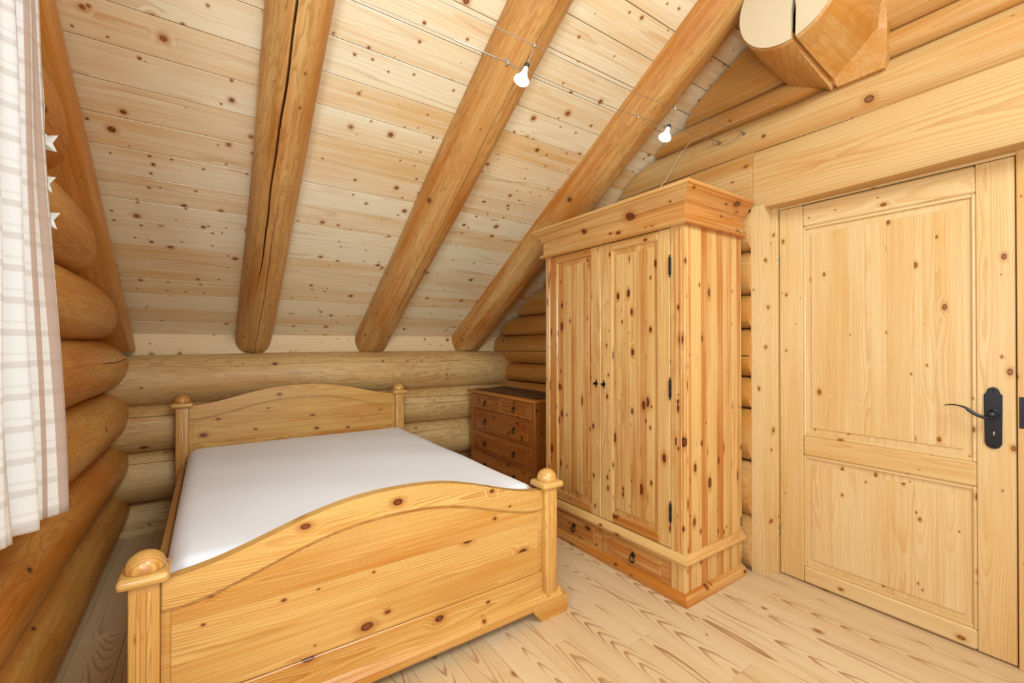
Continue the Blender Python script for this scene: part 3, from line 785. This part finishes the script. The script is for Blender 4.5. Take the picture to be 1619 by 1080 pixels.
bbox('slat_base', -0.13, 1.28, 1.66, 3.55, 0.30, 0.335, A=X, D=Z, bev=0)

# mattress with a fitted sheet: soft edged slab
def mattress():
    bm = bmesh.new()
    x0, x1, y0, y1, z0, z1 = -0.118, 1.300, 1.668, 3.535, 0.337, 0.578
    nx, ny = 36, 46; MC = (y0 + y1) / 2 - 2.6; MH = (y1 - y0) / 2
    rr = random.Random(5)
    def top(u, v):
        e = min(u, 1 - u) * (x1 - x0); f = min(v, 1 - v) * (y1 - y0)
        q = 1
        for d, w in ((e, 0.07), (f, 0.07)):
            if d < w: q *= math.sqrt(max(0, 1 - (1 - d / w) ** 2))
        crown = 0.014 * math.sin(PI * u) * math.sin(PI * v)
        wr_ = 0.0025 * math.sin(11 * u + 5 * v) * math.sin(4 * v + 2) + 0.002 * math.sin(19 * v + 7 * u)
        return z1 - 0.055 * (1 - q) + (crown + wr_) * q
    g = []
    for j in range(ny + 1):
        row = []
        for i in range(nx + 1):
            u = 0.5 - 0.5 * math.cos(PI * i / nx) ; v = 0.5 - 0.5 * math.cos(PI * j / ny)
            row.append(bm.verts.new((x0 + (x1 - x0) * u - BI.x, y0 + (y1 - y0) * v - 2.6, top(u, v))))
        g.append(row)
    for j in range(ny):
        for i in range(nx): bm.faces.new((g[j][i], g[j][i + 1], g[j + 1][i + 1], g[j + 1][i]))
    rim = [g[0][i] for i in range(nx + 1)] + [g[j][nx] for j in range(1, ny + 1)] + [g[ny][i] for i in range(nx - 1, -1, -1)] + [g[j][0] for j in range(ny - 1, 0, -1)]
    prev = rim
    for dz, off in ((0.08, 0.006), (0.16, 0.006), (z1 - 0.055 - z0, -0.004)):
        cur = []
        for v in rim:
            c = Vector((0.591 - BI.x, 0.0, 0)); d = Vector((v.co.x - c.x, v.co.y - MC, 0))
            sx = (1 if d.x > 0 else -1) if abs(abs(d.x) - 0.709) < 0.01 else 0
            sy = (1 if d.y > 0 else -1) if abs(abs(d.y) - MH) < 0.01 else 0
            cur.append(bm.verts.new((v.co.x + sx * off, v.co.y + sy * off, max(z0, v.co.z - dz))))
        for i in range(len(rim)): bm.faces.new((prev[i], prev[(i + 1) % len(rim)], cur[(i + 1) % len(rim)], cur[i]))
        prev = cur
    bm.faces.new(prev[::-1])
    o = from_bm(bm, 'mattress', SHEET, None, Y, Z, sm=60)
    o.location = (BI.x, 2.6, 0)
    return tag(o, 'white sheeted double mattress lying inside the pine bed', 'mattress')
mattress()

# ------------------------------------------------------------------ wardrobe
WO = Vector((2.13, 1.81, 0))
wd = thing('wardrobe', 'tall knotty pine two-door wardrobe with a flared cornice and two bottom drawers', 'wardrobe', WO)
def wbox(name, x0, x1, y0, y1, z0, z1, parent=wd, mat=WARD, A=None, D=None, **kw):
    return box(name, mat, parent, x0 - WO.x, x1 - WO.x, y0 - WO.y, y1 - WO.y, z0, z1, A=A, D=D, **kw)
FX, BX, YA, YB = 1.884, 2.398, 1.285, 2.345
def moulding(name, p0, p1, out, prof, m0, m1, parent, mat, tone, O):
    p0, p1 = Vector(p0) - O, Vector(p1) - O; d = (p1 - p0).normalized(); out = Vector(out)
    bm = bmesh.new()
    a = [bm.verts.new(p0 - d * (m0 * o) + out * o + Z * z) for o, z in prof]; b = [bm.verts.new(p1 + d * (m1 * o) + out * o + Z * z) for o, z in prof]
    n = len(prof); bm.faces.new(a); bm.faces.new(b[::-1])
    for i in range(n): bm.faces.new((a[i], a[(i + 1) % n], b[(i + 1) % n], b[i]))
    return from_bm(bm, name, mat, parent, d, out, tone=tone, sm=25)
def around(name, prof, tones, x=FX, ya=YA, yb=YB, xb=BX):
    moulding(name, (x, ya, 0), (x, yb, 0), (-1, 0, 0), prof, 1, 1, wd, WARD, tones[0], WO)
    moulding(name, (x, ya, 0), (xb, ya, 0), (0, -1, 0), prof, 1, 0, wd, WARD, tones[1], WO)
    moulding(name, (x, yb, 0), (xb, yb, 0), (0, 1, 0), prof, 1, 0, wd, WARD, tones[1], WO)
# carcass
wbox('back_panel', BX - 0.012, BX, YA, YB, 0.03, 2.0, A=Z, D=X, bev=0)
wbox('top_panel', FX + 0.01, BX - 0.013, YA, YB, 1.985, 2.005, A=Y, D=Z, bev=0.001)
wbox('bottom_panel', FX + 0.03, BX - 0.013, YA + 0.03, YB - 0.03, 0.205, 0.225, A=Y, D=Z, bev=0)
# side panels glued up from staves (near side visible)
x = FX + 0.001
for i, w in enumerate([0.030, 0.022, 0.047, 0.038, 0.052, 0.036, 0.05, 0.058, 0.042, 0.04, 0.05, 0.06]):
    x1 = min(x + w, BX - 0.013)
    if x1 - x < 0.005: break
    wbox('stave', x + 0.0001, x1 - 0.0001, YA, YA + 0.02, 0.0, 1.99, A=Z, D=Y, bev=0.0005, tone=[0.05, 0.8, 0.0, 0.15, 0.9, 0.1, 0.05, 0.55, 0.2, 0.4, 0.3, 0.85][i])
    x = x1
wbox('side_panel', FX, BX - 0.013, YB - 0.02, YB, 0.0, 1.99, A=Z, D=Y, bev=0.0005, tone=0.4)
# front pilasters (the strips the doors are hung on)
for y0, y1, s in ((YA - 0.001, 1.362, 1), (2.298, YB + 0.001, -1)):
    wbox('front_post', FX - 0.002, FX + 0.02, y0, y1, 0.0, 1.83, A=Z, D=X, bev=0.002, tone=0.15)
    for yy in (0.25, 0.6): wbox('bead', FX - 0.0055, FX, y0 + (y1 - y0) * yy - 0.005, y0 + (y1 - y0) * yy + 0.005, 0.236, 1.82, A=Z, D=X, bev=0.002, tone=0.55)
# doors
def ring_pull(parent, c, s=1.0, ax='X'):
    """iron rosette with a hanging drop; faces -X. one mesh each for plate and drop"""
    bm = bmesh.new()
    pts = []
    for i in range(16):
        a = 2 * PI * i / 16; r = s * (0.017 if i % 4 == 0 else 0.009 if i % 2 else 0.0115); pts.append((r * math.cos(a), r * 1.1 * math.sin(a)))
    prism_bm(bm, pts, 0.003, lambda a, b, cc: Vector((c[0] - cc, c[1] + a, c[2] + b)))
    lathe_bm(bm, [(0.005 * s, 0.0), (0.006 * s, -0.006), (0.003 * s, -0.010), (0, -0.011)], (c[0] - 0.003, c[1], c[2]), (Y, Z, X), 12)
    pl_ = from_bm(bm, 'handle', IRON, parent, Z, X, sm=40)
    bm = bmesh.new()
    pts = [(c[0] - 0.011, c[1] + s * 0.013 * math.sin(a), c[2] - s * 0.016 - s * 0.016 * math.cos(a)) for a in [PI + 0.3 + (2 * PI - 0.6) * i / 14 for i in range(15)]]
    tube_bm(bm, pts, [s * (0.0018 + 0.0016 * math.sin(PI * i / 14)) for i in range(15)], 8)
    from_bm(bm, 'drop_ring', IRON, pl_, Z, X, sm=50)
def w_door(y0, y1, s0, s1, tones, knob_y):
    d = wbox('door', FX + 0.006, FX + 0.014, y0 + 0.03, y1 - 0.03, 0.26, 1.80, A=Z, D=X, bev=0, tone=0.3)
    dv = lambda *a, **k: wbox(*a, parent=d, **k)
    fx = FX - 0.004
    dv('stile', fx, fx + 0.02, y0 + 0.001, s0, 0.238, 1.824, A=Z, D=X, bev=0.0025, tone=tones[0])
    dv('stile', fx, fx + 0.02, s1, y1 - 0.001, 0.238, 1.824, A=Z, D=X, bev=0.0025, tone=tones[1])
    dv('rail', fx - 0.001, fx + 0.02, s0, s1, 1.776, 1.824, A=Y, D=X, bev=0.004, tone=tones[2])
    dv('rail', fx - 0.001, fx + 0.02, s0, s1, 0.238, 0.296, A=Y, D=X, bev=0.004, tone=0.45)
    # sloped panel border and raised field of staves
    dv('panel', fx + 0.007, fx + 0.012, s0, s1, 0.296, 1.776, A=Z, D=X, bev=0, tone=0.3)
    for a, b in ((s0, s0 + 0.007), (s1 - 0.007, s1)): dv('bead', fx + 0.001, fx + 0.009, a, b, 0.296, 1.776, A=Z, D=X, bev=0.002, tone=0.2)
    a, b = s0 + 0.028, s1 - 0.028; n = 5; ws = [R.uniform(0.7, 1.3) for _ in range(n)]; sc = (b - a) / sum(ws); y = a
    for i, w in enumerate(ws):
        dv('stave', fx + 0.003, fx + 0.010, y + 0.0001, y + w * sc - 0.0001, 0.324, 1.748, A=Z, D=X, bev=0.0008, tone=tones[3][i]); y += w * sc
    # iron diamond escutcheon and knob
    bm = bmesh.new(); c = Vector((fx - 0.0005, knob_y, 1.016)) - WO
    prism_bm(bm, [(-0.011, 0), (-0.004, 0.012), (0, 0.026), (0.004, 0.012), (0.011, 0), (0.004, -0.012), (0, -0.026), (-0.004, -0.012)], 0.003, lambda a, b, cc: c + Vector((-cc, a, b)))
    lathe_bm(bm, [(0.004, 0.0), (0.004, -0.008), (0.008, -0.012), (0.007, -0.018), (0, -0.020)], c + Vector((-0.003, 0, 0)), (Y, Z, X), 12)
    from_bm(bm, 'handle', IRON, d, Z, X, sm=40)
    return d
w_door(1.834, 2.296, 1.906, 2.229, (0.15, 0.7, 0.95, (0.5, 0.15, 0.6, 0.25, 0.45)), 1.868)
rd = w_door(1.364, 1.832, 1.435, 1.746, (0.1, 0.1, 0.45, (0.12, 0.35, 0.05, 0.25, 0.1)), 1.806)
for zz in (1.635, 1.027, 0.415):            # black iron hinges with pointed finials
    bm = bmesh.new()
    lathe_bm(bm, [(0, -0.058), (0.0035, -0.053), (0.0025, -0.046), (0.0065, -0.040), (0.0065, -0.002), (0.005, 0), (0.0065, 0.002), (0.0065, 0.040), (0.0025, 0.046), (0.0035, 0.053), (0, 0.058)], Vector((FX - 0.008, 1.360, zz)) - WO, 'Z', 12)
    from_bm(bm, 'hinge', IRON, rd, Z, X, sm=40)
# drawers at the bottom
wbox('drawer_frame', FX + 0.012, FX + 0.03, 1.363, 2.297, 0.03, 0.2, mat=DARK, A=Y, D=X, bev=0)  # frame coloured dark, putting shade into the drawer gaps
for y0, y1 in ((1.836, 2.295), (1.367, 1.830)):
    d = wbox('drawer', FX + 0.002, FX + 0.022, y0, y1, 0.034, 0.186, A=Y, D=X, bev=0.002, tone=0.85)
    wbox('drawer_front', FX - 0.003, FX + 0.004, y0 + 0.055, y1 - 0.055, 0.062, 0.160, parent=d, A=Y, D=X, bev=0.0035, tone=0.8)
    ring_pull(d, Vector((FX - 0.003, (y0 + y1) / 2 + (0.0), 0.112)) - WO, 1.15)
# waist moulding, plinth, cornice
around('waist_moulding', [(-0.004, 0.184), (0.016, 0.184), (0.024, 0.192), (0.026, 0.203), (0.021, 0.214), (0.010, 0.224), (0.004, 0.235), (-0.004, 0.235)], (0.1, 0.15))
around('plinth', [(-0.004, 0.0), (0.030, 0.0), (0.030, 0.022), (0.024, 0.034), (0.014, 0.044), (0.004, 0.048), (-0.004, 0.048)], (0.95, 0.6))
around('cornice', [(0.0, 1.826), (0.022, 1.826), (0.030, 1.832), (0.032, 1.840), (0.026, 1.848), (0.012, 1.852), (0.012, 1.925), (0.018, 1.935), (0.024, 1.937), (0.032, 1.952), (0.046, 1.972), (0.060, 1.985), (0.063, 1.995), (0.070, 1.998), (0.072, 2.014), (0.0, 2.014)], (0.3, 0.55))

# ------------------------------------------------------------------ chest of drawers
CO = Vector((2.2, 3.1, 0))
ch = thing('chest_of_drawers', 'dark honey pine chest of drawers in the corner between bed and wardrobe', 'chest of drawers', CO)
def cbox(name, x0, x1, y0, y1, z0, z1, parent=ch, mat=CHEST, A=None, D=None, **kw):
    return box(name, mat, parent, x0 - CO.x, x1 - CO.x, y0 - CO.y, y1 - CO.y, z0, z1, A=A, D=D, **kw)
cx, ya, yb, xb = 1.985, 2.605, 3.575, 2.395
cbox('top', cx - 0.03, xb + 0.0, ya - 0.025, yb + 0.025, 0.808, 0.832, A=Y, D=Z, bev=0.006, seg=2, tone=0.15)
cbox('side_panel', cx + 0.03, xb, ya + 0.006, ya + 0.024, 0.0, 0.807, A=Z, D=Y, bev=0.001, tone=0.3)
cbox('side_panel', cx + 0.004, xb, yb - 0.02, yb, 0.0, 0.807, A=Z, D=Y, bev=0.001, tone=0.3)
cbox('corner_post', cx, cx + 0.045, ya, ya + 0.045, 0.0, 0.807, A=Z, D=X, bev=0.006, tone=0.5)
cbox('corner_post', cx, cx + 0.02, yb - 0.032, yb + 0.001, 0.0, 0.807, A=Z, D=X, bev=0.003, tone=0.4)
cbox('back_panel', xb - 0.01, xb, ya + 0.025, yb - 0.021, 0.05, 0.807, A=Z, D=X, bev=0)
cbox('front_frame', cx + 0.010, cx + 0.03, ya + 0.046, yb - 0.033, 0.02, 0.806, A=Y, D=X, bev=0, tone=1.0, mat=DARK)  # dark colour stands in for the shade between the drawers
def c_drawer(y0, y1, z0, z1, pulls, tone):
    d = cbox('drawer', cx + 0.001, cx + 0.015, y0, y1, z0, z1, A=Y, D=X, bev=0.003, tone=tone)
    cbox('drawer_front', cx - 0.004, cx + 0.003, y0 + 0.035, y1 - 0.035, z0 + 0.028, z1 - 0.028, parent=d, A=Y, D=X, bev=0.003, tone=tone - 0.1)
    for py in pulls: ring_pull(d, Vector((cx - 0.004, py, (z0 + z1) / 2 + 0.006)) - CO, 1.05)
ym = 3.085
c_drawer(ym + 0.002, yb - 0.034, 0.672, 0.800, [3.315], 0.35)
c_drawer(ya + 0.048, ym - 0.002, 0.672, 0.800, [2.872], 0.4)
for z0, z1, tn in ((0.476, 0.667, 0.6), (0.290, 0.471, 0.75), (0.105, 0.285, 0.3)):
    c_drawer(ya + 0.048, yb - 0.034, z0, z1, [2.872, 3.315], tn)
cbox('plinth', cx - 0.006, cx + 0.014, ya - 0.004, yb + 0.004, 0.0, 0.095, A=Y, D=X, bev=0.006, tone=0.6)
# woven runner on top
bm = bmesh.new(); n1, n2 = 26, 50; g = []
for i in range(n1 + 1):
    row = []
    for j in range(n2 + 1):
        u, v = i / n1, j / n2
        z = 0.0035 + 0.0018 * math.sin(v * 90) * math.sin(u * 6 + 2) + 0.003 * max(0, math.sin(u * 5 + v * 4))
        row.append(bm.verts.new((-0.175 + 0.35 * u, -0.46 + 0.93 * v, z)))
    g.append(row)
for i in range(n1):
    for j in range(n2): bm.faces.new((g[i][j], g[i + 1][j], g[i + 1][j + 1], g[i][j + 1]))
r_ = bmesh.ops.solidify(bm, geom=bm.faces[:], thickness=0.003)
o = from_bm(bm, 'table_runner', RUNNER, None, Y, Z, sm=50); o.location = (2.187, 3.09, 0.8335)
tag(o, 'brown woven runner spread over the chest of drawers', 'runner')

# ------------------------------------------------------------------ cable lights
def cable(label, pts):
    bm = bmesh.new(); tube_bm(bm, pts, 0.0014, 6)
    o = from_bm(bm, 'lamp_cable', CABLE, None, X, Z)
    return tag(o, label, 'cable')
c1y, c2y = 1.423, 1.284
cz = lambda x: 2.345 + 0.012 * ((x - 1.0) / 1.4) ** 2 * (2 if x > 1.2 else -1) + (0.045 * max(0, (x - 1.6) / 0.8))
xs = [-0.42 + i * 0.142 for i in range(21)]
cable('lower of the two taut steel lamp cables, carrying the thin tensioning rod', [(x, c1y, cz(x)) for x in xs if x < 2.43] + [(2.43, c1y, 2.41)])
cable('upper of the two taut steel lamp cables, from which both spotlights hang', [(x, c2y, cz(x)) for x in xs if x < 2.43] + [(2.43, c2y, 2.412)])
def lamp(label, xc, xl, zl, rise, xo):
    o0 = Vector((xl, c2y, zl))
    t = thing('spotlight', label, 'lamp', o0, 'halogen spotlights on the cables')
    top = Vector((xc, c2y, cz(xc))) - o0
    d = (Vector((0, 0, 0.0)) - top).normalized()           # pointing down along the stem
    fr_ = (d.orthogonal().normalized(), d.cross(d.orthogonal()).normalized(), d)
    bm = bmesh.new(); lathe_bm(bm, [(0.0065, -0.040), (0.0075, -0.030), (0.0085, -0.024), (0.0115, -0.012), (0.0175, 0.002), (0.0265, 0.014), (0.028, 0.018), (0.025, 0.019), (0.0, 0.0165)], (0, 0, 0), fr_, 24)
    from_bm(bm, 'bulb', BULB, t, Z, X, sm=50)
    bm = bmesh.new(); lathe_bm(bm, [(0.004, -0.058), (0.0085, -0.056), (0.0095, -0.050), (0.0085, -0.044), (0.005, -0.040)], (0, 0, 0), fr_, 16)
    from_bm(bm, 'socket', SOCK, t, Z, X, sm=50)
    bm = bmesh.new(); tube_bm(bm, [d * -0.056, top, top - d * rise], 0.0014, 6); from_bm(bm, 'stem', CABLE, t, Z, X)
    bm = bmesh.new()
    a = Vector((xo, c1y, cz(xo))) - o0
    tube_bm(bm, [d * -0.05 + X * 0.003, a * 0.5 - Z * 0.0, a], 0.0009, 5); from_bm(bm, 'feed_wire', CABLE, t, Z, X)
    for q, nm in ((top, 'clip'), (a, 'clip')):
        bm = bmesh.new(); lathe_bm(bm, [(0.0035, -0.008), (0.0045, -0.006), (0.0045, 0.006), (0.0035, 0.008)], q, 'Z', 10); from_bm(bm, nm, STEEL, t, Z, X, sm=40)
lamp('lit halogen spotlight hanging in front of the middle rafter', 0.978, 0.926, 2.212, 0.0, 0.955)
lamp('lit halogen spotlight hanging to the right, above the wardrobe', 1.815, 1.745, 2.222, 0.12, 1.72)
# turnbuckle on the lower cable
bm = bmesh.new(); tube_bm(bm, [(0.72, c1y, cz(0.72)), (0.945, c1y, cz(0.945))], 0.0028, 8); box_bm(bm, 0.945, 0.953, c1y - 0.003, c1y + 0.003, cz(.95) - 0.014, cz(.95) + 0.014)
tag(from_bm(bm, 'cable_tensioner', STEEL, None, X, Z), 'thin steel tensioning rod on the lower lamp cable beside the middle rafter', 'tensioner')
# wall hooks and slack wire loop, power cord
for yy, lb in ((c1y, 'small steel wall hook holding the lower lamp cable'), (c2y, 'small steel wall hook holding the upper lamp cable')):
    bm = bmesh.new(); tube_bm(bm, [(2.44, yy, 2.41), (2.405, yy, 2.41), (2.395, yy, 2.418), (2.402, yy - 0.012, 2.424)], 0.003, 8)
    lathe_bm(bm, [(0.009, 0), (0.009, -0.005)], (2.436, yy, 2.41), (Y, Z, X), 12)
    tag(from_bm(bm, 'wall_hook', CABLE, None, X, Z, sm=40), lb, 'hook')
bm = bmesh.new()
tube_bm(bm, [(2.415, 1.47, 2.52), (2.41, 1.462, 2.45), (2.405, 1.45, 2.41), (2.40, 1.41, 2.385), (2.40, 1.36, 2.375), (2.40, 1.31, 2.39), (2.405, 1.285, 2.41)], 0.0011, 6)
tag(from_bm(bm, 'wire_loop', CABLE, None, X, Z, sm=60), 'slack thin wire looping between the two cable hooks on the log wall', 'wire')
bm = bmesh.new()
tube_bm(bm, [(2.385, 2.05, 2.022), (2.37, 1.95, 2.10), (2.365, 1.84, 2.20), (2.38, 1.74, 2.30), (2.40, 1.66, 2.42), (2.405, 1.60, 2.475), (2.405, 1.35, 2.483), (2.405, 1.1, 2.483)], 0.002, 6)
tag(from_bm(bm, 'power_cord', WIREW, None, X, Z, sm=60), 'pale thin cord rising behind the wardrobe to the log joint', 'cord')

# ------------------------------------------------------------------ curtain, rod, garland
def curtain():
    nz, ns = 60, 150
    # plan path from the free edge inwards (metres along cloth -> x,y)
    def plan(s, t):           # s 0..1 along, t 0 bottom .. 1 top
        ex, ey = -0.328 - 0.070 * t, 1.712
        L = 0.95
        d = s * L
        amp = 0.016 + 0.012 * (1 - t)
        yy = ey - 0.62 * d - 0.10 * (1 - math.exp(-d * 9)) 
        off = -0.085 * (1 - math.exp(-d * 8)) * (0.55 + 0.45 * (1 - t))
        fold = amp * math.sin(d * 2 * PI / 0.115 + 0.7 + 0.6 * (1 - t)) * min(1, d / 0.05)
        fold += 0.006 * math.sin(d * 2 * PI / 0.041 + 2 * t)
        return ex + off + fold, yy
    bm = bmesh.new(); g = []
    zt, zb = 2.235, 0.79
    for j in range(nz + 1):
        t = j / nz; row = []
        for i in range(ns + 1):
            x, y = plan(i / ns, t)
            x += 0.004 * math.sin(t * 7 + i * 0.1)
            row.append(bm.verts.new((x, y, zb + (zt - zb) * t)))
        g.append(row)
    for j in range(nz):
        for i in range(ns): bm.faces.new((g[j][i], g[j][i + 1], g[j + 1][i + 1], g[j + 1][i]))
    me = bpy.data.meshes.new('curtain'); bm.to_mesh(me); bm.free()
    at = me.attributes.new('gv', 'FLOAT_VECTOR', 'POINT')
    buf = []
    for j in range(nz + 1):
        for i in range(ns + 1): buf += [i / ns * 0.95, (zt - zb) * j / nz, 0]
    at.data.foreach_set('vector', buf)
    smooth(me, 80)
    o = link('curtain', me, CURT)
    md = o.modifiers.new('thickness', 'SOLIDIFY'); md.thickness = 0.0016
    tag(o, 'white curtain with taupe stripes and faint checks hanging at the left edge', 'curtain')
    bm = bmesh.new()           # stitched hem
    return o
curtain()
bm = bmesh.new(); tube_bm(bm, [(-0.428, -0.9, 2.150), (-0.428, 1.765, 2.150)], 0.006, 10)
lathe_bm(bm, [(0.006, 0), (0.011, 0.004), (0.012, 0.014), (0.009, 0.02), (0, 0.022)], (-0.428, 1.765, 2.150), (Z, X, Y), 14)
tag(from_bm(bm, 'curtain_rod', STEEL, None, Y, Z, sm=50), 'slim steel curtain rod with a rounded end behind the curtain', 'curtain rod')
# garland of white stars
gl_o = Vector((-0.42, 1.86, 2.2))
gl = thing('star_garland', 'string of three white paper stars hanging beside the curtain edge', 'garland', gl_o)
def P_at(px, py, yv):
    d = _f + _r * ((px - 809.5) / F) - _u * ((py - 540) / F)
    return Vector((0, 0, 1.25)) + d * (yv / d.y)
pts = []
for (px, py, yv, rot, rad) in ((70, 225, 1.80, 0.25, 0.042), (66, 288, 1.80, 0.1, 0.040), (72, 346, 1.80, 0.15, 0.042)):
    c = P_at(px, py, yv); pts.append(c)
    bm = bmesh.new()
    va = []
    for i in range(10):
        a = rot + PI / 2 + PI * i / 5; r = rad if i % 2 == 0 else rad * 0.5
        # star lies roughly in the plane facing the room (x, z) turned a little
        va.append((r * math.cos(a), r * math.sin(a)))
    e1 = Vector((0.9, -0.43, 0)); e2 = Z; nn = e1.cross(e2)
    ring = [bm.verts.new(c - gl_o + e1 * a + e2 * b) for a, b in va]
    f_ = bm.verts.new(c - gl_o + nn * 0.009); b_ = bm.verts.new(c - gl_o - nn * 0.009)
    for i in range(10): bm.faces.new((ring[i], ring[(i + 1) % 10], f_)); bm.faces.new((ring[(i + 1) % 10], ring[i], b_))
    from_bm(bm, 'star', STARM, gl, Z, X)
bm = bmesh.new(); tube_bm(bm, [P_at(62, 60, 1.80) - gl_o, P_at(70, 170, 1.80) - gl_o] + [p - gl_o - Y * 0.0 for p in pts], 0.0012, 6)
from_bm(bm, 'cord', WIREW, gl, Z, X)
